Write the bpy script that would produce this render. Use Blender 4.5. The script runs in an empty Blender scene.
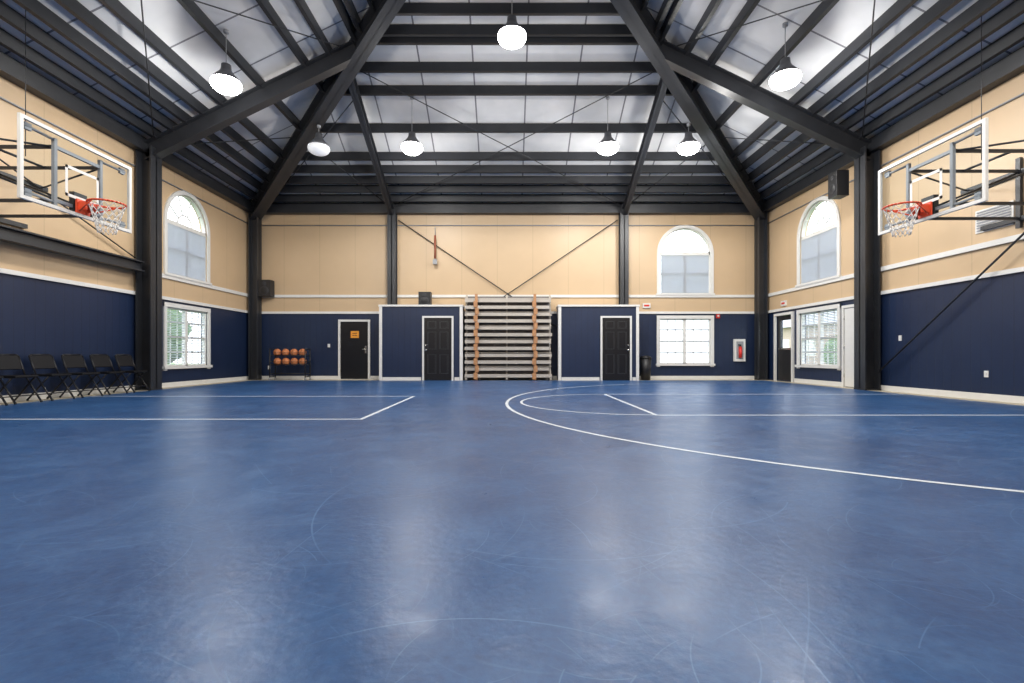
import bpy, bmesh, math, random
from mathutils import Vector, Matrix
random.seed(4)
scene = bpy.context.scene
scene.view_settings.view_transform = 'Standard'
COL = scene.collection

# ------------------------------------------------------------ materials
def new_mat(name):
    m = bpy.data.materials.new(name); m.use_nodes = True
    nt = m.node_tree
    return m, nt, nt.nodes['Principled BSDF']

def mat(name, col, rough=0.5, metal=0.0, noise=0.06, nscale=8.0, bump=0.0, spec=0.5):
    m, nt, b = new_mat(name)
    b.inputs['Roughness'].default_value = rough
    b.inputs['Metallic'].default_value = metal
    b.inputs['Specular IOR Level'].default_value = spec
    n = nt.nodes.new('ShaderNodeTexNoise'); n.inputs['Scale'].default_value = nscale
    n.inputs['Detail'].default_value = 4
    tc = nt.nodes.new('ShaderNodeTexCoord')
    nt.links.new(tc.outputs['Object'], n.inputs['Vector'])
    r = nt.nodes.new('ShaderNodeMapRange')
    r.inputs['To Min'].default_value = 1 - noise*2; r.inputs['To Max'].default_value = 1 + noise*2
    nt.links.new(n.outputs['Fac'], r.inputs['Value'])
    mx = nt.nodes.new('ShaderNodeVectorMath'); mx.operation = 'SCALE'
    mx.inputs[0].default_value = col[:3]
    nt.links.new(r.outputs['Result'], mx.inputs['Scale'])
    nt.links.new(mx.outputs['Vector'], b.inputs['Base Color'])
    if bump:
        bp = nt.nodes.new('ShaderNodeBump'); bp.inputs['Strength'].default_value = bump
        bp.inputs['Distance'].default_value = 0.01
        nt.links.new(n.outputs['Fac'], bp.inputs['Height']); nt.links.new(bp.outputs['Normal'], b.inputs['Normal'])
    return m

M_steel = mat('dark_painted_steel', (0.024,0.026,0.031), 0.42, 0.0, 0.15, 3)
M_black = mat('black_satin', (0.012,0.012,0.014), 0.45)
M_doorblk = mat('black_door_paint', (0.007,0.007,0.009), 0.32)
M_doorlite = mat('black_door_moulding', (0.03,0.031,0.036), 0.35)
M_chair = mat('black_vinyl', (0.007,0.007,0.009), 0.6, spec=0.2)
M_tube = mat('charcoal_tube', (0.012,0.012,0.015), 0.4, 0.2)
M_white = mat('white_trim_paint', (0.74,0.73,0.70), 0.45, 0, 0.03)
M_alu = mat('aluminium', (0.52,0.48,0.43), 0.42, 0.25, 0.08, 3)
M_alud = mat('aluminium_dull', (0.15,0.14,0.14), 0.5, 0.3, 0.1, 3)
M_wood = mat('orange_wood', (0.48,0.24,0.11), 0.5, 0, 0.15, 5)
M_rim = mat('orange_red_rim', (0.72,0.08,0.03), 0.35)
M_net = mat('white_net', (0.8,0.78,0.75), 0.8)
M_ball = mat('basketball_rubber', (0.55,0.19,0.07), 0.6, 0, 0.1, 40, 0.3)
M_line = mat('white_line_paint', (0.72,0.78,0.85), 0.4, 0, 0.06, 20)
M_conc = mat('tan_concrete', (0.50,0.44,0.33), 0.5, 0, 0.1, 4)
M_knob = mat('brushed_metal', (0.7,0.68,0.62), 0.25, 1)
M_yellow = mat('yellow_sign', (0.85,0.33,0.03), 0.5)
M_red = mat('red_paint', (0.65,0.03,0.02), 0.4)
M_grey = mat('grey_paint', (0.30,0.31,0.33), 0.5)
M_hous = mat('lamp_housing_grey', (0.13,0.135,0.15), 0.4, 0.3)
M_dgrey = mat('dark_grille', (0.03,0.03,0.034), 0.6)
M_leaf = mat('leaf_green', (0.10,0.20,0.05), 0.8, 0, 0.3, 9)
M_grass = mat('grass', (0.12,0.2,0.05), 0.9, 0, 0.2, 3)
M_brick = mat('outdoor_building', (0.45,0.36,0.3), 0.8)

def wall_mat(name, axis, split=2.3):
    m, nt, b = new_mat(name)
    N = nt.nodes.new; L = nt.links.new
    g = N('ShaderNodeNewGeometry'); s = N('ShaderNodeSeparateXYZ'); L(g.outputs['Position'], s.inputs[0])
    def M(op, a, bb=None):
        n = N('ShaderNodeMath'); n.operation = op
        for i, v in enumerate((a, bb)):
            if v is None: continue
            if isinstance(v, (int, float)): n.inputs[i].default_value = v
            else: L(v, n.inputs[i])
        return n.outputs[0]
    u = s.outputs[axis]; z = s.outputs['Z']
    low = M('LESS_THAN', z, split)
    groove = M('LESS_THAN', M('FRACT', M('DIVIDE', M('ADD', u, 50), 0.20)), 0.08)
    seam = M('LESS_THAN', M('FRACT', M('DIVIDE', M('ADD', u, 50.4), 1.22)), 0.02)
    n1 = N('ShaderNodeTexNoise'); n1.inputs['Scale'].default_value = 1.3; n1.inputs['Detail'].default_value = 6
    L(g.outputs['Position'], n1.inputs['Vector'])
    def mix(f, a, bb):
        x = N('ShaderNodeMix'); x.data_type = 'RGBA'
        for k, v in ((0, f), (6, a), (7, bb)):
            if isinstance(v, tuple): x.inputs[k].default_value = (*v, 1)
            elif isinstance(v, (int, float)): x.inputs[k].default_value = v
            else: L(v, x.inputs[k])
        return x.outputs[2]
    navy = mix(n1.outputs['Fac'], (0.006,0.015,0.046), (0.010,0.023,0.066))
    navy = mix(M('MULTIPLY', groove, 0.5), navy, (0.004,0.008,0.028))
    beige = mix(n1.outputs['Fac'], (0.55,0.395,0.24), (0.63,0.46,0.285))
    beige = mix(M('MULTIPLY', seam, 0.3), beige, (0.35,0.25,0.15))
    L(mix(low, beige, navy), b.inputs['Base Color'])
    b.inputs['Roughness'].default_value = 0.42
    bp = N('ShaderNodeBump'); bp.inputs['Strength'].default_value = 0.4; bp.inputs['Distance'].default_value = 0.01
    bp.invert = True
    L(M('MULTIPLY', groove, low), bp.inputs['Height']); L(bp.outputs['Normal'], b.inputs['Normal'])
    return m
M_wallX = wall_mat('wall_panel_x', 'X'); M_wallY = wall_mat('wall_panel_y', 'Y')
M_closet = wall_mat('closet_navy', 'X', 3.0)

def deck_mat(name, axis):
    m, nt, b = new_mat(name)
    N = nt.nodes.new; L = nt.links.new
    g = N('ShaderNodeNewGeometry'); s = N('ShaderNodeSeparateXYZ'); L(g.outputs['Position'], s.inputs[0])
    a = N('ShaderNodeMath'); a.operation = 'ADD'; a.inputs[1].default_value = 60.3; L(s.outputs[axis], a.inputs[0])
    d = N('ShaderNodeMath'); d.operation = 'DIVIDE'; d.inputs[1].default_value = 1.35; L(a.outputs[0], d.inputs[0])
    f = N('ShaderNodeMath'); f.operation = 'FRACT'; L(d.outputs[0], f.inputs[0])
    lt = N('ShaderNodeMath'); lt.operation = 'LESS_THAN'; lt.inputs[1].default_value = 0.03; L(f.outputs[0], lt.inputs[0])
    n = N('ShaderNodeTexNoise'); n.inputs['Scale'].default_value = 1.1; n.inputs['Detail'].default_value = 3
    L(g.outputs['Position'], n.inputs['Vector'])
    c = N('ShaderNodeValToRGB'); L(n.outputs['Fac'], c.inputs[0])
    c.color_ramp.elements[0].position = .3; c.color_ramp.elements[0].color = (0.62,0.63,0.64,1)
    c.color_ramp.elements[1].position = .7; c.color_ramp.elements[1].color = (0.77,0.77,0.78,1)
    x = N('ShaderNodeMix'); x.data_type = 'RGBA'; L(lt.outputs[0], x.inputs[0]); L(c.outputs[0], x.inputs[6])
    x.inputs[7].default_value = (0.2,0.2,0.22,1)
    L(x.outputs[2], b.inputs['Base Color']); b.inputs['Roughness'].default_value = 0.6
    b.inputs['Specular IOR Level'].default_value = 0.3
    bp = N('ShaderNodeBump'); bp.inputs['Strength'].default_value = 0.4; bp.inputs['Distance'].default_value = 0.04
    L(n.outputs['Fac'], bp.inputs['Height']); L(bp.outputs['Normal'], b.inputs['Normal'])
    return m
M_deckX = deck_mat('insulation_deck_x', 'X'); M_deckY = deck_mat('insulation_deck_y', 'Y')

def court_mat():
    m, nt, b = new_mat('blue_court_surface')
    N = nt.nodes.new; L = nt.links.new
    g = N('ShaderNodeNewGeometry')
    def noise(scale, detail=5, dist=0.0, vec=None, rough=0.5):
        n = N('ShaderNodeTexNoise'); n.inputs['Scale'].default_value = scale
        n.inputs['Detail'].default_value = detail; n.inputs['Distortion'].default_value = dist
        n.inputs['Roughness'].default_value = rough
        L(vec or g.outputs['Position'], n.inputs['Vector']); return n.outputs['Fac']
    def M(op, a, bb=None):
        n = N('ShaderNodeMath'); n.operation = op
        for i, v in enumerate((a, bb)):
            if v is None: continue
            if isinstance(v, (int, float)): n.inputs[i].default_value = v
            else: L(v, n.inputs[i])
        return n.outputs[0]
    c = N('ShaderNodeValToRGB'); L(M('ADD', M('MULTIPLY', noise(0.8, 6, 0.0, None, 0.6), 0.55), M('MULTIPLY', noise(22, 6, 0.0, None, 0.75), 0.45)), c.inputs[0])
    c.color_ramp.elements[0].position = .36; c.color_ramp.elements[0].color = (0.008,0.046,0.155,1)
    c.color_ramp.elements[1].position = .64; c.color_ramp.elements[1].color = (0.028,0.105,0.275,1)
    total = None
    # individual scuffs: one short, slightly bowed scratch per voronoi cell, several layers
    for k, (sc, wid, ln, amp) in enumerate([(1.3,.0050,.75,1.0),(1.7,.0055,.7,.9),(2.2,.006,.65,.8),(2.8,.008,.6,.8),(3.6,.010,.6,.6),(0.9,.0045,.8,.9),(4.6,.012,.55,.5),(1.5,.005,.7,.8),(2.5,.018,.35,.5)]):
        mp = N('ShaderNodeMapping'); L(g.outputs['Position'], mp.inputs[0]); mp.inputs['Scale'].default_value = (sc, sc, 0)
        mp.inputs['Rotation'].default_value = (0,0,.7*k+.3); mp.inputs['Location'].default_value = (k*5.3, k*9.1, 0)
        vo = N('ShaderNodeTexVoronoi'); vo.voronoi_dimensions = '2D'; vo.inputs['Scale'].default_value = 1.0
        L(mp.outputs[0], vo.inputs['Vector'])
        df = N('ShaderNodeVectorMath'); df.operation = 'SUBTRACT'; L(mp.outputs[0], df.inputs[0]); L(vo.outputs['Position'], df.inputs[1])
        s = N('ShaderNodeSeparateXYZ'); L(df.outputs[0], s.inputs[0])
        cc = N('ShaderNodeSeparateColor'); L(vo.outputs['Color'], cc.inputs[0])
        ang = M('MULTIPLY', cc.outputs[0], 6.283)
        d0 = M('ADD', M('MULTIPLY', s.outputs[0], M('COSINE', ang)), M('MULTIPLY', s.outputs[1], M('SINE', ang)))
        r2 = M('MULTIPLY', vo.outputs['Distance'], vo.outputs['Distance'])
        d = M('ABSOLUTE', M('ADD', d0, M('MULTIPLY', r2, M('MULTIPLY', M('SUBTRACT', cc.outputs[1], .5), 1.3))))
        lnm = N('ShaderNodeMapRange'); L(d, lnm.inputs['Value'])
        lnm.inputs['From Min'].default_value = wid*.3; lnm.inputs['From Max'].default_value = wid*1.2
        lnm.inputs['To Min'].default_value = 1; lnm.inputs['To Max'].default_value = 0
        fade = N('ShaderNodeMapRange'); L(vo.outputs['Distance'], fade.inputs['Value'])
        fade.inputs['From Min'].default_value = ln*.3; fade.inputs['From Max'].default_value = ln
        fade.inputs['To Min'].default_value = 1; fade.inputs['To Max'].default_value = 0
        v = M('MULTIPLY', M('MULTIPLY', lnm.outputs[0], fade.outputs[0]), M('MULTIPLY', cc.outputs[2], amp))
        total = v if total is None else M('MAXIMUM', total, v)
    sm = N('ShaderNodeMapRange'); L(noise(3.0, 8, 0.2, None, .75), sm.inputs['Value'])
    sm.inputs['From Min'].default_value = .50; sm.inputs['From Max'].default_value = .80; sm.inputs['To Max'].default_value = .5
    total = M('MAXIMUM', total, sm.outputs[0])
    x = N('ShaderNodeMix'); x.data_type = 'RGBA'
    L(M('MULTIPLY', total, 0.45), x.inputs[0]); L(c.outputs[0], x.inputs[6]); x.inputs[7].default_value = (0.15,0.30,0.54,1)
    L(x.outputs[2], b.inputs['Base Color'])
    r = N('ShaderNodeMapRange'); L(noise(3.0, 8, 0.2, None, .7), r.inputs['Value'])
    r.inputs['From Min'].default_value = .3; r.inputs['From Max'].default_value = .7
    r.inputs['To Min'].default_value = 0.27; r.inputs['To Max'].default_value = 0.42
    L(r.outputs[0], b.inputs['Roughness'])
    b.inputs['Specular IOR Level'].default_value = 0.30
    bp = N('ShaderNodeBump'); bp.inputs['Strength'].default_value = 0.2; bp.inputs['Distance'].default_value = 0.008
    L(noise(24, 6), bp.inputs['Height']); L(bp.outputs['Normal'], b.inputs['Normal'])
    return m
M_court = court_mat()

def emis(name, col, s):
    m, nt, b = new_mat(name)
    b.inputs['Base Color'].default_value = (*col, 1)
    b.inputs['Emission Color'].default_value = (*col, 1); b.inputs['Emission Strength'].default_value = s
    return m
M_lamp = emis('lamp_lens_lit', (1,0.98,0.94), 24)
M_lampdim = emis('lamp_lens_dim', (0.9,0.92,0.95), 0.35)

def glass_mat(name, tint=(1,1,1), fac=0.08):
    m = bpy.data.materials.new(name); m.use_nodes = True; nt = m.node_tree; nt.nodes.clear()
    o = nt.nodes.new('ShaderNodeOutputMaterial'); x = nt.nodes.new('ShaderNodeMixShader')
    t = nt.nodes.new('ShaderNodeBsdfTransparent'); t.inputs[0].default_value = (*tint, 1)
    g = nt.nodes.new('ShaderNodeBsdfGlossy'); g.inputs['Roughness'].default_value = 0.03
    x.inputs[0].default_value = fac
    nt.links.new(t.outputs[0], x.inputs[1]); nt.links.new(g.outputs[0], x.inputs[2]); nt.links.new(x.outputs[0], o.inputs[0])
    return m
M_glass = glass_mat('window_glass', (1,1,1), 0.05); M_bglass = glass_mat('backboard_glass', (0.92,0.94,0.95), 0.0)

def blind_mat():
    m = bpy.data.materials.new('white_blind'); m.use_nodes = True; nt = m.node_tree; nt.nodes.clear()
    o = nt.nodes.new('ShaderNodeOutputMaterial'); x = nt.nodes.new('ShaderNodeMixShader')
    d = nt.nodes.new('ShaderNodeBsdfDiffuse'); d.inputs[0].default_value = (0.76,0.78,0.81,1)
    t = nt.nodes.new('ShaderNodeBsdfTranslucent'); t.inputs[0].default_value = (0.68,0.73,0.80,1)
    x.inputs[0].default_value = 0.34
    nt.links.new(d.outputs[0], x.inputs[1]); nt.links.new(t.outputs[0], x.inputs[2]); nt.links.new(x.outputs[0], o.inputs[0])
    return m
M_blind = blind_mat()

# ------------------------------------------------------------ mesh builder
class B:
    def __init__(s): s.bm = bmesh.new(); s.mats = []
    def mi(s, m):
        if m not in s.mats: s.mats.append(m)
        return s.mats.index(m)
    def _set(s, verts, m, smooth=False):
        i = s.mi(m); fs = set()
        for v in verts: fs.update(v.link_faces)
        for f in fs: f.material_index = i; f.smooth = smooth
    def box(s, x0, x1, y0, y1, z0, z1, m, mtx=None):
        c = Vector(((x0+x1)/2, (y0+y1)/2, (z0+z1)/2))
        T = Matrix.Translation(c) @ Matrix.Diagonal((abs(x1-x0), abs(y1-y0), abs(z1-z0), 1))
        if mtx: T = mtx @ T
        r = bmesh.ops.create_cube(s.bm, size=1, matrix=T); s._set(r['verts'], m)
    def cyl(s, p0, p1, r, m, seg=10, r2=None):
        p0 = Vector(p0); p1 = Vector(p1); d = p1-p0
        T = Matrix.Translation((p0+p1)/2) @ d.to_track_quat('Z', 'Y').to_matrix().to_4x4()
        q = bmesh.ops.create_cone(s.bm, cap_ends=True, segments=seg, radius1=r, radius2=r if r2 is None else r2, depth=d.length, matrix=T)
        s._set(q['verts'], m, True)
    def sph(s, c, r, m, seg=16, scale=(1,1,1)):
        q = bmesh.ops.create_uvsphere(s.bm, u_segments=seg, v_segments=max(6, seg//2), radius=r,
            matrix=Matrix.Translation(c) @ Matrix.Diagonal((*scale, 1)))
        s._set(q['verts'], m, True)
    def path(s, pts, r, m, seg=8):
        for a, b_ in zip(pts[:-1], pts[1:]): s.cyl(a, b_, r, m, seg)
    def ibeam(s, p0, p1, w, h, m, side=None, tf=0.03, tw=0.03):
        p0 = Vector(p0); p1 = Vector(p1); z = (p1-p0).normalized()
        if side is None:
            side = z.cross(Vector((0,0,1)))
        x = Vector(side).normalized(); y = z.cross(x).normalized()
        R = Matrix((x, y, z)).transposed().to_4x4(); R.translation = (p0+p1)/2
        l = (p1-p0).length/2
        s.box(-tw/2, tw/2, -h/2, h/2, -l, l, m, R)
        s.box(-w/2, w/2, h/2-tf, h/2, -l, l, m, R)
        s.box(-w/2, w/2, -h/2, -h/2+tf, -l, l, m, R)
    def prism(s, pts, y0, y1, m):
        a = [s.bm.verts.new((p[0], y0, p[1])) for p in pts]; b_ = [s.bm.verts.new((p[0], y1, p[1])) for p in pts]
        i = s.mi(m); n = len(pts); fs = [s.bm.faces.new(a), s.bm.faces.new(b_[::-1])]
        for k in range(n): fs.append(s.bm.faces.new((a[k], b_[k], b_[(k+1)%n], a[(k+1)%n])))
        for f in fs: f.material_index = i
    def lathe(s, prof, m, seg=28):
        i = s.mi(m); rings = []
        for k in range(seg):
            a = 2*math.pi*k/seg
            rings.append([s.bm.verts.new((r*math.cos(a), r*math.sin(a), z)) for r, z in prof])
        for k in range(seg):
            A = rings[k]; C = rings[(k+1) % seg]
            for j in range(len(prof)-1):
                f = s.bm.faces.new((A[j], C[j], C[j+1], A[j+1])); f.material_index = i; f.smooth = True
    def done(s, name, loc=(0,0,0), rz=0.0, parent=None, bevel=0.0):
        bmesh.ops.recalc_face_normals(s.bm, faces=s.bm.faces[:])
        me = bpy.data.meshes.new(name); s.bm.to_mesh(me); s.bm.free()
        for m in s.mats: me.materials.append(m)
        o = bpy.data.objects.new(name, me); COL.objects.link(o)
        o.location = loc; o.rotation_euler = (0,0,rz)
        if parent: o.parent = parent
        if bevel:
            md = o.modifiers.new('bevel', 'BEVEL'); md.width = bevel; md.segments = 2; md.limit_method = 'ANGLE'
        return o
def empty(name, loc=(0,0,0), rz=0):
    e = bpy.data.objects.new(name, None); e.location = loc; e.rotation_euler = (0,0,rz); COL.objects.link(e); return e

# ------------------------------------------------------------ room dimensions
HW = 8.8; Y0 = -0.6; Y1 = 17.0; HT = 5.66; CY = 8.2; Z0 = 6.0; S = 0.487
LOWZ = (0.52, 2.10); ARB, ARS, ARR = 2.92, 4.33, 0.88

def arch_pts(r, zb, zs, n=20):
    return [(-r, zb), (r, zb)] + [(r*math.cos(a), zs + r*math.sin(a)) for a in [math.pi*k/n for k in range(n+1)]]

def cutter(kind, loc, rz):
    b = B()
    if kind == 'low': b.box(-0.89, 0.89, -0.6, 0.6, LOWZ[0], LOWZ[1], M_white)
    elif kind == 'arch': b.prism(arch_pts(ARR, ARB, ARS), -0.6, 0.6, M_white)
    else: b.box(-0.46, 0.46, -0.6, 0.6, 0.03, 2.1, M_white)
    bmesh.ops.remove_doubles(b.bm, verts=b.bm.verts[:], dist=1e-5)
    return b.done('cut', loc, rz)

def make_wall(name, box, m, cuts):
    b = B(); b.box(*box, m); o = b.done(name)
    cs = [cutter(*c) for c in cuts]
    for c in cs:
        md = o.modifiers.new('b', 'BOOLEAN'); md.operation = 'DIFFERENCE'; md.object = c; md.solver = 'EXACT'
    dg = bpy.context.evaluated_depsgraph_get(); dg.update()
    me = bpy.data.meshes.new_from_object(o.evaluated_get(dg))
    o.modifiers.clear(); o.data = me
    me.materials.clear(); me.materials.append(m)
    for p in me.polygons: p.material_index = 0
    for c in cs: bpy.data.objects.remove(c)
    return o

R_B, R_L, R_R = 0.0, math.pi/2, -math.pi/2
WB = (6.08, Y1, 0); WL = (-HW, 13.6, 0); WR = (HW, 14.05, 0)
DR = (HW, 15.75, 0)
make_wall('wall_back', (-HW-0.2, HW+0.2, Y1, Y1+0.2, 0, HT+0.35), M_wallX, [('low', WB, R_B), ('arch', WB, R_B)])
make_wall('wall_left', (-HW-0.2, -HW, Y0, Y1, 0, HT+0.35), M_wallY, [('low', WL, R_L), ('arch', WL, R_L)])
make_wall('wall_right', (HW, HW+0.2, Y0, Y1, 0, HT+0.35), M_wallY, [('low', WR, R_R), ('arch', WR, R_R), ('door', DR, R_R)])
make_wall('wall_front', (-HW-0.2, HW+0.2, Y0-0.2, Y0, 0, HT+0.35), M_wallX, [])

# floor and court
b = B(); b.box(-HW-0.2, HW+0.2, Y0-0.2, Y1+0.2, -0.2, 0, M_conc); b.done('floor')
b = B(); b.box(-8.32, 8.34, Y0+0.05, 16.15, 0.0, 0.006, M_court); b.done('court_surface')

b = B(); zt = 0.0085
def strip(x0, x1, y0, y1): b.box(x0, x1, y0, y1, 0.0062, zt, M_line)
strip(-8.3, -1.85, 6.29, 6.34); strip(-8.3, -1.85, 9.84, 9.89); strip(-1.90, -1.85, 6.34, 9.84)
strip(2.0, 8.3, 6.72, 6.77); strip(2.0, 8.3, 10.37, 10.42); strip(2.0, 2.05, 6.77, 10.37)
def arc(cx, cy, r, a0, a1, n, w=0.06):
    i = b.mi(M_line); vs = []
    for k in range(n+1):
        a = a0+(a1-a0)*k/n
        vs.append((b.bm.verts.new((cx+(r-w/2)*math.cos(a), cy+(r-w/2)*math.sin(a), zt)),
                   b.bm.verts.new((cx+(r+w/2)*math.cos(a), cy+(r+w/2)*math.sin(a), zt))))
    for k in range(n):
        f = b.bm.faces.new((vs[k][0], vs[k][1], vs[k+1][1], vs[k+1][0])); f.material_index = i
arc(6.27, 8.37, 6.29, math.radians(78), math.radians(282), 120, 0.05)
arc(2.03, 8.57, 1.8, math.radians(90), math.radians(270), 50, 0.045)
b.done('court_line_markings')

# ------------------------------------------------------------ ceiling
def roofz(t): return Z0 + S*t
for nm, pts, m in [
    ('ceiling_back', [(-9.3, 17.5), (9.3, 17.5)], M_deckX), ('ceiling_front', [(-9.3, -1.1), (9.3, -1.1)], M_deckX),
    ('ceiling_left', [(-9.3, -1.1), (-9.3, 17.5)], M_deckY), ('ceiling_right', [(9.3, -1.1), (9.3, 17.5)], M_deckY)]:
    b = B(); z = roofz(-0.5); i = b.mi(m)
    lowv = [b.bm.verts.new((p[0], p[1], z)) for p in pts]; ap = b.bm.verts.new((0, CY, roofz(8.8)))
    lowu = [b.bm.verts.new((p[0], p[1], z+.12)) for p in pts]; apu = b.bm.verts.new((0, CY, roofz(8.8)+.12))
    b.bm.faces.new((*lowv, ap)); b.bm.faces.new((*lowu, apu))
    b.bm.faces.new((lowv[0], lowv[1], lowu[1], lowu[0])); b.bm.faces.new((lowv[1], ap, apu, lowu[1])); b.bm.faces.new((ap, lowv[0], lowu[0], apu))
    b.done(nm)

b = B()
def cpurlin(p0, p1, inward, h=0.23, w=0.08):
    p0 = Vector(p0); p1 = Vector(p1); z = (p1-p0).normalized(); x = Vector(inward); y = Vector((0,0,1))
    R = Matrix((x, y, z)).transposed().to_4x4(); R.translation = (p0+p1)/2; l = (p1-p0).length/2
    b.box(-0.012, 0.012, -h/2, h/2, -l, l, M_steel, R)
    b.box(-w, 0, h/2-0.015, h/2, -l, l, M_steel, R); b.box(-w, 0, -h/2, -h/2+0.015, -l, l, M_steel, R)
for t in [0.12, 0.47, 0.85, 1.2, 1.6, 2.05, 2.95, 4.0, 4.57, 5.2, 5.38, 5.8, 6.5, 7.3, 8.1]:
    a = HW - t; z = roofz(t) - 0.15
    cpurlin((-a, Y1-t, z), (a, Y1-t, z), (0,-1,0)); cpurlin((-a, Y0+t, z), (a, Y0+t, z), (0,1,0))
    cpurlin((-a, Y0+t, z), (-a, Y1-t, z), (1,0,0)); cpurlin((a, Y0+t, z), (a, Y1-t, z), (-1,0,0))
b.done('roof_purlins')

b = B()
for sx in (-1, 1):
    b.box(sx*(HW-0.22), sx*HW, Y0, Y1, HT, HT+0.3, M_steel)
b.box(-HW+.22, HW-.22, Y1-0.22, Y1, HT, HT+0.3, M_steel); b.box(-HW+.22, HW-.22, Y0, Y0+0.22, HT, HT+0.3, M_steel)
b.done('eave_beam')

dz = -0.47
for sx in (-1, 1):
    for ys, sy in ((Y1, -1), (Y0, 1)):
        b = B()
        b.ibeam((sx*(HW-0.2), ys+sy*0.2, roofz(0.2)+dz), (0, CY, roofz(8.8)+dz), 0.34, 0.46, M_steel, tf=0.04)
        b.done('hip_beam')
        b = B()
        yr = 11.8 if sy < 0 else 4.6
        L_ = abs(ys-yr)
        b.ibeam((sx*(HW-0.15), yr, roofz(0.15)+dz+.03), (sx*(HW-L_), yr, roofz(L_)+dz+.03), 0.24, 0.40, M_steel)
        b.done('rafter_beam')
        b = B(); L2 = HW-3.95
        b.ibeam((sx*3.95, ys+sy*0.15, roofz(0.15)+dz+.03), (sx*3.95, ys+sy*L2, roofz(L2)+dz+.03), 0.16, 0.28, M_steel)
        b.done('rafter_beam')
b = B(); b.cyl((0,CY,roofz(8.8)-.95),(0,CY,roofz(8.8)-.1),0.35,M_steel,16); b.done('roof_peak_hub')

# columns
def column(x, y, w, h, side):
    b = B(); b.ibeam((0,0,0.0), (0,0,5.75), w, h, M_steel, side=side, tf=0.03)
    b.box(-w*.5, w*.5, -w*.5, w*.5, 0, 0.03, M_steel)
    b.done('steel_column', (x, y, 0.0))
for sx in (-1, 1):
    column(sx*8.56, 16.75, 0.30, 0.30, (0,1,0)); column(sx*8.56, 11.8, 0.38, 0.36, (0,1,0))
    column(sx*8.56, 4.6, 0.38, 0.36, (0,1,0)); column(sx*8.56, -0.3, 0.30, 0.30, (0,1,0))
    column(sx*3.93, 16.83, 0.28, 0.28, (1,0,0))
b = B(); b.ibeam((-8.6, 4.82, 2.9), (-8.6, 11.58, 2.9), 0.2, 0.24, M_steel); b.done('wall_girt_beam')

# rods & conduit
def rod(p0, p1, r=.014):
    b = B(); b.cyl(p0, p1, r, M_steel, 6); b.done('brace_rod')
y = 16.93
rod((-3.75, y, 5.45), (3.75, y, 0.4), .016); rod((3.75, y-.03, 5.45), (-3.75, y-.03, 0.4), .016)
rod((8.66, 11.55, 0.45), (8.66, 4.85, 5.45), .02); rod((-8.70, 11.55, 3.1), (-8.70, 4.85, 5.45), .016)
def rp(x, t): return (x, Y1-t, roofz(t)-0.33)
def lp(yy, t, sx): return (sx*(HW-t), yy, roofz(t)-0.33)
rod(rp(-3.8, .4), rp(3.8, 4.7)); rod(rp(3.8, .4), rp(-3.8, 4.7))
for sx in (-1, 1):
    rod(rp(sx*7.9, .5), rp(sx*4.1, 3.9)); rod(rp(sx*4.1, .5), rp(sx*5.8, 2.7))
    rod(lp(12.0, .5, sx), lp(14.0, 2.7, sx))
    rod(lp(11.6, .5, sx), lp(4.8, 4.9, sx)); rod(lp(4.8, .5, sx), lp(11.6, 4.9, sx))
b = B(); z = 5.28
b.path([(-8.775, 0, z), (-8.775, 16.975, z), (8.775, 16.975, z), (8.775, 0, z)], 0.018, M_grey, 8)
b.done('wall_conduit')

# trims
def side_trim(sx, y0, y1, z0, z1, d, nm):
    b = B(); b.box(sx*(HW-d), sx*HW, y0, y1, z0, z1, M_white); b.done(nm)
b = B(); b.box(-HW, HW, Y1-.05, Y1, 2.81, 2.90, M_white); b.done('trim_upper_back')
b = B(); b.box(-HW, HW, Y1-.04, Y1, 2.25, 2.33, M_white); b.done('trim_lower_back')
b = B(); b.box(-HW, HW, Y1-0.03, Y1, 0, 0.12, M_white); b.done('baseboard_back')
side_trim(-1, 12.0, Y1-.05, 2.80, 2.90, .05, 'trim_1'); side_trim(1, Y0, Y1-.05, 2.80, 2.90, .05, 'trim_2')
side_trim(-1, Y0, Y1-.05, 2.25, 2.33, .05, 'trim_3'); side_trim(1, Y0, Y1-.05, 2.25, 2.33, .05, 'trim_4')
side_trim(-1, Y0, Y1-.03, 0, 0.12, .03, 'baseboard_left')
side_trim(1, Y0, 11.9, 0, 0.12, .03, 'baseboard_right')
side_trim(1, 12.98, 15.18, 0, 0.12, .03, 'baseboard_right_rear')

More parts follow.
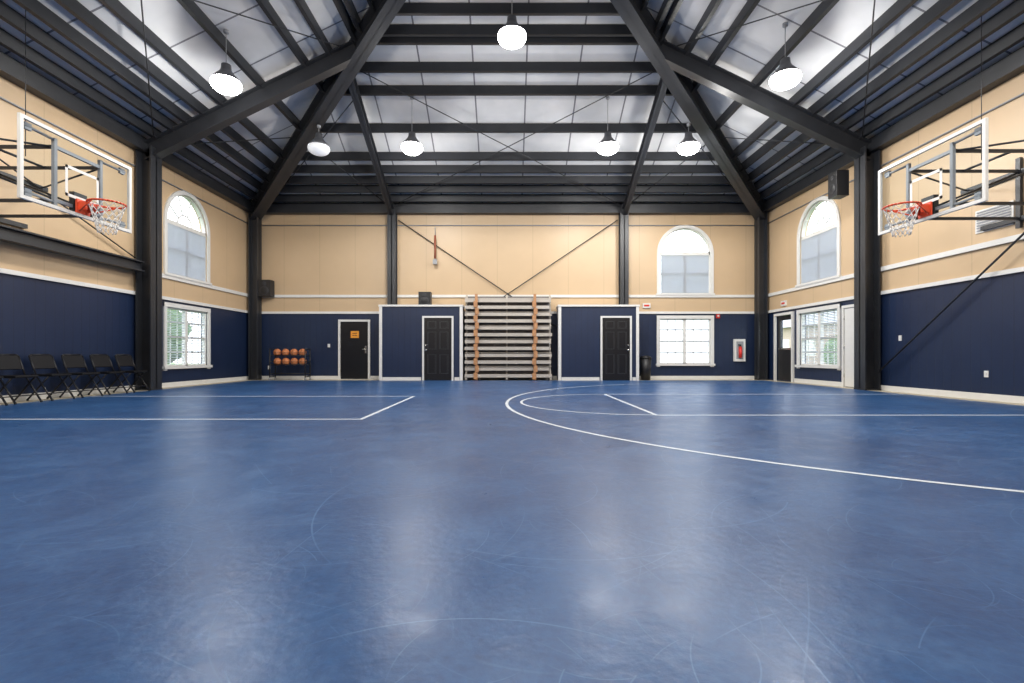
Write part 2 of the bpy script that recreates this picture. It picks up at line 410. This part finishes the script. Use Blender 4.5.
# ------------------------------------------------------------ windows
def low_window(name, loc, rz):
    e = empty(name, loc, rz); z0, z1 = LOWZ; w = 0.89
    b = B()
    c = 0.09
    b.box(-w-c, -w+.02, -0.04, 0.0, z0-c, z1+c, M_white); b.box(w-.02, w+c, -0.04, 0.0, z0-c, z1+c, M_white)
    b.box(-w-c, w+c, -0.045, 0.0, z1-.02, z1+c, M_white); b.box(-w-c-.03, w+c+.03, -0.08, 0.0, z0-.05, z0+.02, M_white)
    for x0, x1 in ((-w, -w+.05), (w-.05, w), (-.05, .05)): b.box(x0, x1, 0.03, 0.13, z0, z1, M_white)
    b.box(-w, w, 0.03, 0.13, z0, z0+.05, M_white); b.box(-w, w, 0.03, 0.13, z1-.05, z1, M_white)
    zm = (z0+z1)/2; b.box(-w, w, 0.05, 0.11, zm-.03, zm+.03, M_white)
    for s in (-1, 1):
        xc = s*(w)/2
        for k in (-1, 1): b.box(xc+k*.135-.012, xc+k*.135+.012, 0.07, 0.09, z0, z1, M_white)
        for zc in ((z0+zm)/2, (zm+z1)/2): b.box(xc-w/2+.05, xc+w/2-.05, 0.07, 0.09, zc-.012, zc+.012, M_white)
    b.done('frame', parent=e)
    b = B(); b.box(-w+.03, w-.03, 0.098, 0.102, z0+.03, z1-.03, M_glass); b.done('glass', parent=e)
    b = B()
    n = 34
    R = Matrix.Rotation(math.radians(-30), 4, 'X')
    for s in (-1, 1):
        for k in range(n):
            zc = z0+.07+(z1-z0-.14)*k/(n-1)
            b.box(s*w/2-.39, s*w/2+.39, -.018, .018, -.0012, .0012, M_blind, Matrix.Translation((0, 0.04, zc)) @ R)
    b.done('blinds', parent=e)

def arch_window(name, loc, rz):
    e = empty(name, loc, rz); b = B(); r = ARR; n = 28
    def ring(r0, r1, y0, y1):
        i = b.mi(M_white)
        prev = None
        for k in range(n+1):
            a = math.pi*k/n; c, s_ = math.cos(a), math.sin(a)
            q = [b.bm.verts.new((rr*c, yy, ARS+rr*s_)) for rr, yy in ((r0, y0), (r1, y0), (r1, y1), (r0, y1))]
            if prev:
                for j in range(4):
                    f = b.bm.faces.new((prev[j], prev[(j+1)%4], q[(j+1)%4], q[j])); f.material_index = i
            prev = q
    ring(r-.02, r+.09, -.04, 0); ring(r-.05, r, .03, .13); ring(.30, .34, .07, .09)
    for s in (-1, 1):
        b.box(s*(r-.02), s*(r+.09), -.04, 0, ARB-.0, ARS, M_white)
        b.box(s*(r-.05), s*r, .03, .13, ARB, ARS, M_white)
    b.box(-r-.12, r+.12, -.075, 0, ARB-.03, ARB+.03, M_white)
    b.box(-r, r, .03, .13, ARB, ARB+.05, M_white); b.box(-r, r, .03, .13, ARS-.05, ARS+.05, M_white)
    b.box(-.04, .04, .03, .13, ARB, ARS, M_white)
    zm = (ARB+ARS)/2; b.box(-r, r, .05, .11, zm-.025, zm+.025, M_white)
    for a in (36, 72, 108, 144):
        a = math.radians(a); d = Vector((math.cos(a), 0, math.sin(a)))
        b.cyl(Vector((0, .08, ARS))+d*.32, Vector((0, .08, ARS))+d*(r-.03), .018, M_white, 6)
    for s in (-1, 1):
        for k in (-1, 1): b.box(s*r/2+k*.14-.01, s*r/2+k*.14+.01, .07, .09, ARB, ARS, M_white)
    b.done('frame', parent=e)
    b = B(); p = arch_pts(r-.03, ARB+.03, ARS); b.prism(p, .098, .102, M_glass)
    b.done('glass', parent=e)
    b = B(); nn = 34; R = Matrix.Rotation(math.radians(-50), 4, 'X')
    b.box(-r+.06, r-.06, 0.0, .05, ARS-.07, ARS-.02, M_white)
    for k in range(nn):
        zc = ARB+.06+(ARS-ARB-.14)*k/(nn-1)
        b.box(-r+.06, r-.06, -.024, .024, -.0012, .0012, M_blind, Matrix.Translation((0, 0.02, zc)) @ R)
    b.done('blinds', parent=e)
k = 1
for loc, rz in ((WB, R_B), (WL, R_L), (WR, R_R)):
    low_window('window_%d' % k, loc, rz); arch_window('window_%d' % (k+1), loc, rz); k += 2

# ------------------------------------------------------------ doors
def frame(b, w, h, c=0.08, d=0.06):
    b.box(-w/2-c, -w/2, -d, 0, 0, h+c, M_white); b.box(w/2, w/2+c, -d, 0, 0, h+c, M_white); b.box(-w/2, w/2, -d, 0, h, h+c, M_white)
def panel_door(name, loc, rz, w=0.9, h=2.05, knob=1, m=M_doorblk):
    e = empty(name, loc, rz)
    b = B(); frame(b, w, h, .06); b.done('frame', parent=e)
    b = B(); b.box(-w/2, w/2, -.025, 0, .015, h, m)
    st = .11; f0, f1 = -.037, -.025
    for x0, x1 in ((-w/2, -w/2+st), (-st/2, st/2), (w/2-st, w/2)): b.box(x0, x1, f0, f1, .015, h, m)
    zs = [.015, .22, .86, 1.02, 1.60, 1.70, 1.94, h]
    for x0, x1 in ((-w/2+st, -st/2), (st/2, w/2-st)):
        for j in (0, 2, 4, 6): b.box(x0, x1, f0, f1, zs[j], zs[j+1], m)
        for j in (1, 3, 5):
            a0, a1, c0, c1 = x0+.003, x1-.003, zs[j]+.003, zs[j+1]-.003
            for q in ((a0, a1, c0, c0+.022), (a0, a1, c1-.022, c1), (a0, a0+.022, c0+.022, c1-.022), (a1-.022, a1, c0+.022, c1-.022)):
                b.box(q[0], q[1], -.041, -.025, q[2], q[3], M_doorlite)
            b.box(x0+.05, x1-.05, -.034, -.025, zs[j]+.05, zs[j+1]-.05, m)
    b.done('slab', parent=e)
    b = B(); x = knob*(w/2-.06)
    b.cyl((x, -.03, 1.0), (x, -.045, 1.0), .035, M_knob, 14); b.cyl((x, -.04, 1.0), (x, -.085, 1.0), .013, M_knob)
    b.sph((x, -.1, 1.0), .03, M_knob, 14); b.cyl((x, -.03, 1.16), (x, -.05, 1.16), .025, M_knob, 12)
    b.done('knob', parent=e)
def flat_door(name, loc, rz, w=0.9, h=2.0, m=M_doorblk, sign=False):
    e = empty(name, loc, rz)
    b = B(); frame(b, w, h, 0.07); b.done('frame', parent=e)
    b = B(); b.box(-w/2+.01, w/2-.01, -.035, 0, .015, h-.01, m); b.done('slab', parent=e, bevel=.004)
    b = B(); x = w/2-.08
    b.box(x-.03, x+.03, -.045, -.035, .9, 1.15, M_knob); b.cyl((x, -.04, 1.03), (x, -.09, 1.03), .012, M_knob); b.cyl((x, -.085, 1.03), (x-.12, -.085, 1.03), .011, M_knob)
    for zz in (.25, 1.0, 1.75): b.cyl((-w/2+.01, -.045, zz), (-w/2+.01, -.045, zz+.1), .01, M_knob, 8)
    b.done('lever_handle', parent=e)
    if sign:
        b = B(); b.box(-.12, .16, -.042, -.036, 1.42, 1.66, M_yellow)
        b.box(-.06, .10, -.044, -.041, 1.50, 1.52, M_black); b.box(-.06, .10, -.044, -.041, 1.57, 1.59, M_black); b.done('sign', parent=e)
flat_door('door_1', (-5.27, Y1, 0), 0, 0.95, 1.98, M_doorblk, True)
CF = 16.2
panel_door('door_2', (-2.29, CF, 0), 0, knob=-1); panel_door('door_3', (3.53, CF, 0), 0, knob=1)
flat_door('door_4', (HW, 12.45, 0), R_R, 0.9, 2.05, M_white)
e = empty('door_5', DR, R_R)
b = B(); frame(b, .92, 2.1, .08); b.done('frame', parent=e)
b = B(); w = .45
for x0, x1 in ((-w, -w+.12), (w-.12, w)): b.box(x0, x1, .03, .08, .03, 2.09, M_black)
for z0, z1 in ((.03, 1.0), (1.95, 2.09)): b.box(-w+.12, w-.12, .03, .08, z0, z1, M_black)
b.box(-w+.1, w-.1, .0, .03, 1.0, 1.06, M_knob)
b.done('slab', parent=e)
b = B(); b.box(-w+.12, w-.12, .053, .057, 1.0, 1.95, M_glass); b.done('glass', parent=e)

# ------------------------------------------------------------ closets
def closet(x0, x1):
    b = B(); H = 2.42; YB = 16.86
    b.box(x0, x1, CF, YB, 0, H, M_closet); b.done('wall_closet')
    b = B(); d = .03; c = .08
    b.box(x0-.03, x1+.03, CF-.05, YB, H, H+.06, M_white)
    b.box(x0-.01, x0+c, CF-d, CF, 0, H, M_white); b.box(x1-c, x1+.01, CF-d, CF, 0, H, M_white)
    b.box(x1, x1+.02, CF, CF+c, 0, H, M_white); b.box(x0-.02, x0, CF, CF+c, 0, H, M_white)
    return b
b = closet(-4.20, -1.5)
for x0, x1 in ((-4.11, -2.84), (-1.75, -1.59)): b.box(x0, x1, CF-.025, CF, 0, .11, M_white)
b.done('trim_5')
b = closet(1.66, 4.27)
for x0, x1 in ((1.75, 2.99), (4.07, 4.18)): b.box(x0, x1, CF-.025, CF, 0, .11, M_white)
b.done('trim_6')

# ------------------------------------------------------------ bleachers (folded stack)
e = empty('folded_bleachers', (-0.02, 16.45, 0.0))
X0, X1 = -1.40, 1.46
b = B()
nrow = 12
for i in range(nrow):
    z = 0.12 + i*0.225
    yo = -0.10 if i % 2 == 0 else -0.02
    dx = -.05 if i % 3 == 1 else (.0 if i % 3 else .03)
    b.box(X0, X1+dx-.03, yo-.13, yo+.12, z+.04, z+.085, M_alu); b.box(X0, X1+dx-.03, yo-.14, yo-.13, z-.02, z+.085, M_alu)
    if i % 2: b.box(X0, X1, yo-.06, yo-.045, z+.105, z+.13, M_alu)
b.done('planks', parent=e)
b = B()
for x in (X0+.04, X1-.04, -.02):
    b.box(x-.03, x+.03, .12, .18, 0.02, 2.85, M_alu)
    b.box(x-.03, x+.03, -.24, .2, 0.03, .08, M_alu)
for x in (X0+.04, X1-.04):
    for i in range(5): b.cyl((x, -.2, .2+i*.5), (x, .15, .6+i*.5), .018, M_alu, 8)
for x in (-.95, -.35, .3, .9):
    for i in range(5): b.cyl((x-.09, -.1, .1+i*.5), (x+.09, .1, .55+i*.5), .014, M_alud, 6)
b.box(X0, X1, .16, .17, .05, 2.8, M_alud)
b.done('frame', parent=e)
b = B()
for x in (-1.02, .90):
    for i in range(nrow-1):
        z = 0.05 + i*0.235
        s_ = .03 if i % 2 else -.03
        b.box(x-.055+s_, x+.055+s_, -.275, -.245, z, z+.20, M_wood)
    b.box(x-.045, x+.045, -.245, -.2, .02, 2.84, M_wood)
b.done('wood_uprights', parent=e)
b = B()
for x in (X0+.1, X1-.1, -.9, .8):
    b.cyl((x-.02, -.2, .045), (x+.02, -.2, .045), .045, M_black, 12)
b.done('casters', parent=e)

# ------------------------------------------------------------ hoops
def hoop(sx, yc):
    e = empty('basketball_hoop', (sx*-6.8, yc, 0), 0 if sx > 0 else math.pi)
    W = 1.02; zb, zt_ = 3.02, 4.2
    b = B(); b.box(-.008, .008, -W+.03, W-.03, zb+.03, zt_-.03, M_bglass); b.done('glass_board', parent=e)
    b = B(); f = .05
    for y0, y1, z0, z1 in ((-W, W, zb, zb+f), (-W, W, zt_-f, zt_), (-W, -W+f, zb+f, zt_-f), (W-f, W, zb+f, zt_-f)):
        b.box(-.025, .02, y0, y1, z0, z1, M_white)
    a = .31; z2 = 3.28; z3 = 3.76; t = .045
    for y0, y1, z0, z1 in ((-a, a, z2, z2+t), (-a, a, z3-t, z3), (-a, -a+t, z2, z3), (a-t, a, z2, z3)):
        b.box(.009, .013, y0, y1, z0, z1, M_white)
    b.done('border', parent=e)
    b = B(); T = M_steel
    for s in (-1, 1):
        b.box(-.08, -.03, s*.42-.025, s*.42+.025, zb+.05, zt_-.1, M_grey)
        b.box(-1.96, -.06, s*.42-.022, s*.42+.022, 3.95, 3.995, T)
        b.box(-1.96, -.06, s*.42-.022, s*.42+.022, 3.14, 3.185, T)
        b.cyl((-1.94, s*.42, 3.95), (-.1, s*.42, 3.2), .016, T, 8)
        b.box(-1.97, -1.92, s*.42-.04, s*.42+.04, 3.0, 4.2, T)
        for zz in (zb+.12, zt_-.12):
            b.cyl((-.06, s*.42, zz), (-.03, s*(W-.1), zz), .02, M_grey, 8)
            b.box(-.06, -.02, s*(W-.16)-.05, s*(W-.16)+.05, zz-.05, zz+.05, M_grey)
        b.cyl((-1.94, s*1.4, 3.97), (-.1, s*.45, 3.97), .016, T, 8)
    for zz in (3.17, 3.98): b.box(-.08, -.04, -.42, .42, zz-.025, zz+.025, M_grey)
    b.box(-1.98, -1.93, -1.5, 1.5, 3.92, 4.0, T); b.box(-1.98, -1.93, -1.1, 1.1, 3.12, 3.2, T)
    b.cyl((-1.0, 0.42, 3.98), (-1.0, -.42, 3.98), .02, T)
    b.cyl((-.9, 0, 4.0), (-.9, 0, 6.4), .006, T, 6)
    b.box(-.1, -.02, -.12, .12, 3.08, 3.4, T)
    b.done('support_frame', parent=e)
    b = B(); r = .245; xc = .40; z = 3.24; n = 28
    P = [(xc+r*math.cos(2*math.pi*k/n), r*math.sin(2*math.pi*k/n), z) for k in range(n+1)]
    b.path(P, .016, M_rim, 8)
    b.box(.0, .03, -.12, .12, z-.17, z+.05, M_rim); b.box(.03, .17, -.09, .09, z-.03, z+.015, M_rim)
    b.box(.03, .16, -.1, -.085, z-.12, z+.01, M_rim); b.box(.03, .16, .085, .1, z-.12, z+.01, M_rim)
    for s in (-1, 1): b.cyl((.05, s*.1, z-.14), (xc-.05, s*.235, z-.01), .012, M_rim, 6)
    b.done('rim', parent=e)
    b = B(); n = 12; lv = 6
    def np_(k, l):
        rr = r*(1-.52*(l/lv)**.8) ; an = 2*math.pi*(k)/n
        return (xc+rr*math.cos(an), rr*math.sin(an), z-.01-.46*l/lv)
    for k in range(n):
        for sgn in (1, -1):
            b.path([np_(k+sgn*l*.5, l) for l in range(lv+1)], .0055, M_net, 5)
    b.done('net', parent=e)
hoop(1, 7.9); hoop(-1, 8.05)

# ------------------------------------------------------------ pendants
def pendant(x, y, z, lit=True):
    e = empty('high_bay_light', (x, y, z))
    tx, ty = HW-abs(x), HW-abs(y-CY)
    t = min(tx, ty); top = roofz(t)-.03-z
    if abs(tx-ty) < .35: top -= .72
    b = B()
    b.lathe([(.02,.40),(.09,.40),(.10,.30),(.13,.24),(.21,.15),(.29,.05),(.28,.05),(.19,.14),(.12,.20),(.02,.22)], M_hous)
    b.cyl((0,0,.38), (0,0,top), .008, M_grey, 8)
    b.cyl((0,0,top-.06),(0,0,top-.0), .05, M_grey, 12)
    b.done('housing', parent=e)
    b = B(); b.sph((0,0,0), .29, M_lamp if lit else M_lampdim, 28, (1,1,.60)); b.done('lens', parent=e)
    if lit:
        ld = bpy.data.lights.new('bulb', 'SPOT'); ld.energy = 255; ld.shadow_soft_size = .25; ld.color = (1, .97, .92)
        ld.spot_size = math.radians(172); ld.spot_blend = .25
        lo = bpy.data.objects.new('bulb', ld); COL.objects.link(lo); lo.location = (0,0,-.45); lo.parent = e
        ld = bpy.data.lights.new('bulb_glow', 'POINT'); ld.energy = 120; ld.shadow_soft_size = .12; ld.color = (1, .98, .95)
        lo = bpy.data.objects.new('bulb_glow', ld); COL.objects.link(lo); lo.location = (0,0,-.33); lo.parent = e
for x, y, z, l in [(-5.75, 10.1, 6.35, 1), (5.6, 10.0, 6.4, 1), (.08, 10.0, 7.25, 1), (-2.58, 13.3, 6.4, 1), (2.68, 13.3, 6.4, 1),
                (-5.1, 13.35, 6.4, 0), (4.85, 13.3, 6.4, 1), (-5.7, 4.4, 6.4, 1), (5.7, 4.4, 6.4, 1), (-2.6, 2.0, 6.4, 1), (2.6, 2.0, 6.4, 1)]:
    pendant(x, y, z, bool(l))

# ------------------------------------------------------------ folding chairs
def chair(y):
    b = B(); w = .21
    for s in (-1, 1):
        b.path([(.24, s*w, .012), (-.06, s*w, .44), (-.2, s*w, .80), (-.21, s*(w-.04), .825)], .015, M_tube)
        b.path([(-.26, s*(w-.025), .012), (.14, s*(w-.025), .43)], .015, M_tube)
        b.cyl((.24, s*w, 0), (.235, s*w, .03), .018, M_black, 8); b.cyl((-.26, s*(w-.025), 0), (-.25, s*(w-.025), .03), .018, M_black, 8)
    b.cyl((-.21, -w+.04, .825), (-.21, w-.04, .825), .015, M_tube)
    b.cyl((.16, -w, .13), (.16, w, .13), .01, M_tube); b.cyl((-.18, -w+.025, .10), (-.18, w-.025, .10), .01, M_tube)
    fr = b.done('folding_chair', (-8.40, y, 0.008))
    b = B()
    b.box(-.20, .22, -.195, .195, .43, .475, M_chair); b.done('seat', parent=fr, bevel=.015)
    b = B()
    Rm = Matrix.Translation((-.165, 0, .69)) @ Matrix.Rotation(math.radians(-20), 4, 'Y')
    b.box(-.014, .014, -.2, .2, -.13, .13, M_chair, Rm); b.done('backrest', parent=fr, bevel=.01)
    fr.rotation_euler = (0,0,random.uniform(-.1,.02))
for y in (7.85, 8.45, 9.1, 9.75, 10.4, 11.05): chair(y)

# ------------------------------------------------------------ ball rack
e = empty('basketball_rack', (-7.22, 16.4, 0))
b = B()
for x in (-.58, .58):
    b.path([(x, -.2, .10), (x, -.2, 1.05)], .02, M_black); b.path([(x, .2, .10), (x, .2, 1.05)], .02, M_black)
    for z in (.12, .62, 1.03): b.cyl((x, -.2, z), (x, .2, z), .016, M_black)
for z in (.22, .52, .82):
    for yy in (-.09, .09): b.cyl((-.58, yy, z), (.58, yy, z), .014, M_black)
    for x in (-.58, .58): b.cyl((x, -.2, z), (x, .2, z), .014, M_black)
for x in (-.58, .58):
    for yy in (-.2, .2): b.cyl((x-.015, yy, .045), (x+.015, yy, .045), .045, M_grey, 12); b.cyl((x, yy, .05), (x, yy, .12), .012, M_black)
b.done('frame', parent=e)
for z in (.52, .82):
    for i in range(4):
        b = B(); r = .125; x = -.42+i*.28+random.uniform(-.008,.008)
        c = Vector((x, 0, z+.10)); b.sph(c, r, M_ball, 20)
        for ax in range(3):
            P = []
            for k in range(25):
                a = 2*math.pi*k/24; v = [math.cos(a)*r*1.002, math.sin(a)*r*1.002]; v.insert(ax, 0); P.append(c+Vector(v))
            b.path(P, .0035, M_black, 4)
        b.done('basketball', parent=e)

# ------------------------------------------------------------ speakers etc.
def speaker(loc, w, h, d, rz=0):
    b = B(); b.box(-w/2, w/2, -d, 0, 0, h, M_black)
    b.cyl((0, -d-.002, h*.33), (0, -d-.012, h*.33), w*.36, M_dgrey, 20); b.cyl((0, -d-.01, h*.33), (0, -d-.016, h*.33), w*.28, M_black, 20)
    b.cyl((0, -d-.002, h*.76), (0, -d-.012, h*.76), w*.18, M_dgrey, 16)
    b.box(-.03, .03, 0, .06, h*.4, h*.6, M_black)
    b.done('wall_speaker', loc, rz, bevel=.008)
speaker((-8.2, 16.94, 2.82), .42, .55, .3); speaker((-2.75, 16.6, 2.48), .4, .44, .3)
speaker((8.36, 12.3, 4.75), .34, .62, .3, R_R)

b = B(); b.box(-.19, .19, -.09, 0, .62, 1.38, M_white); b.box(-.12, .12, -.095, -.088, .70, 1.30, M_grey)
b.cyl((0, -.13, .74), (0, -.13, 1.08), .055, M_red, 16); b.sph((0, -.13, 1.08), .055, M_red, 12); b.cyl((0, -.13, 1.1), (0, -.13, 1.2), .02, M_black)
b.box(-.08, .02, -.15, -.11, 1.17, 1.2, M_black)
b.done('fire_extinguisher_cabinet', (7.92, Y1-.005, 0.0))
b = B(); b.cyl((0,0,0), (0,0,.72), .15, M_black, 20, .19); b.cyl((0,0,.72), (0,0,.76), .2, M_black, 20); b.sph((0,0,.76), .18, M_black, 16, (1,1,.35))
b.done('trash_bin', (4.60, 16.55, 0))
def exit_sign(loc, rz):
    b = B(); b.box(-.13, .13, -.05, 0, 0, .16, M_white); b.box(-.09, .09, -.055, -.05, .05, .11, M_red); b.done('exit_sign', loc, rz)
exit_sign((HW, 15.75, 2.4), R_R); exit_sign((4.75, Y1, 2.45), 0)
b = B(); b.box(-.06, .06, -.05, 0, 0, .13, M_red); b.cyl((0,-.05,.07),(0,-.07,.07),.035,M_white,12); b.done('fire_alarm', (7.2, Y1, 2.1), 0)
def plate(nm, loc, rz):
    b = B(); b.box(-.04, .04, -.012, 0, 0, .12, M_white); b.box(-.012, .012, -.02, -.012, .04, .08, M_white); b.done(nm, loc, rz)
plate('light_switch', (HW, 11.1, 1.15), R_R); plate('wall_outlet', (HW, 9.1, .42), R_R); plate('light_switch', (-6.15, Y1, 1.1), 0); plate('wall_outlet', (-8.2, Y1, .35), 0)
b = B(); b.box(-.35, .35, -.02, 0, 0, .42, M_white)
for k in range(8): b.box(-.31, .31, -.035, -.02, .03+k*.048, .055+k*.048, M_grey, )
b.done('wall_vent', (HW, 8.95, 3.1), R_R)
b = B(); b.cyl((0, -.06, 0), (0, -.06, .9), .02, M_grey); b.cyl((0, -.06, .12), (0, -.06, .9), .035, mat('rust_pipe', (.30,.08,.04), .6), 10); b.box(-.07, .07, -.1, -.0, -.08, .08, M_grey)
b.cyl((0,-.03,.9),(0,-.03,1.2),.012,M_grey); b.done('wall_pipe_fitting', (-2.48, Y1-.12, 4.0))

# ------------------------------------------------------------ outdoors
b = B(); b.box(-60, 60, -50, 70, -.5, -.25, M_grass); b.done('lawn')
def shrub(x, y, s):
    b = B()
    for k in range(9):
        q = bmesh.ops.create_icosphere(b.bm, subdivisions=3, radius=s*random.uniform(.4,.7),
             matrix=Matrix.Translation((random.uniform(-.6,.6)*s, random.uniform(-.6,.6)*s, s*random.uniform(.75,1.5))))
        for v in q['verts']: v.co += Vector((random.uniform(-1,1), random.uniform(-1,1), random.uniform(-1,1)))*s*.07
        b._set(q['verts'], M_leaf)
    b.cyl((0,0,0),(0,0,s*.9),.08*s,M_wood)
    b.done('shrub', (x, y, -.25))
for x, y, s in ((-13.5,14,1.3),(-14,16.5,1.5),(-15,19.5,1.6),(-18,21,2.5),(-16,23,1.6),(15,20,1.2),(17,25,1.0)): shrub(x, y, s)
b = B(); b.box(24,30,14,48,-.25,3.2,M_brick)
b.prism([(23.5,3.2),(30.5,3.2),(27,5.0)],13.5,48.5,M_grey)
for k in range(8): b.box(23.96,24.02,17+k*3.6,18.3+k*3.6,.8,2.2,M_white)
b.done('neighbouring_building')

# world
w = bpy.data.worlds.new('overcast'); scene.world = w; w.use_nodes = True
bg = w.node_tree.nodes['Background']; bg.inputs[0].default_value = (0.88,0.94,1.0,1); bg.inputs[1].default_value = 4.5

# camera
cd = bpy.data.cameras.new('camera'); cam = bpy.data.objects.new('camera', cd); COL.objects.link(cam)
cam.location = (0, 0, 0.82); cam.rotation_euler = (math.radians(90), 0, 0)
cd.sensor_width = 36; cd.lens = 495/1024*36; cd.shift_y = 14/1024; cd.shift_x = 4/1024
cd.clip_start = 0.05; cd.clip_end = 300
scene.camera = cam
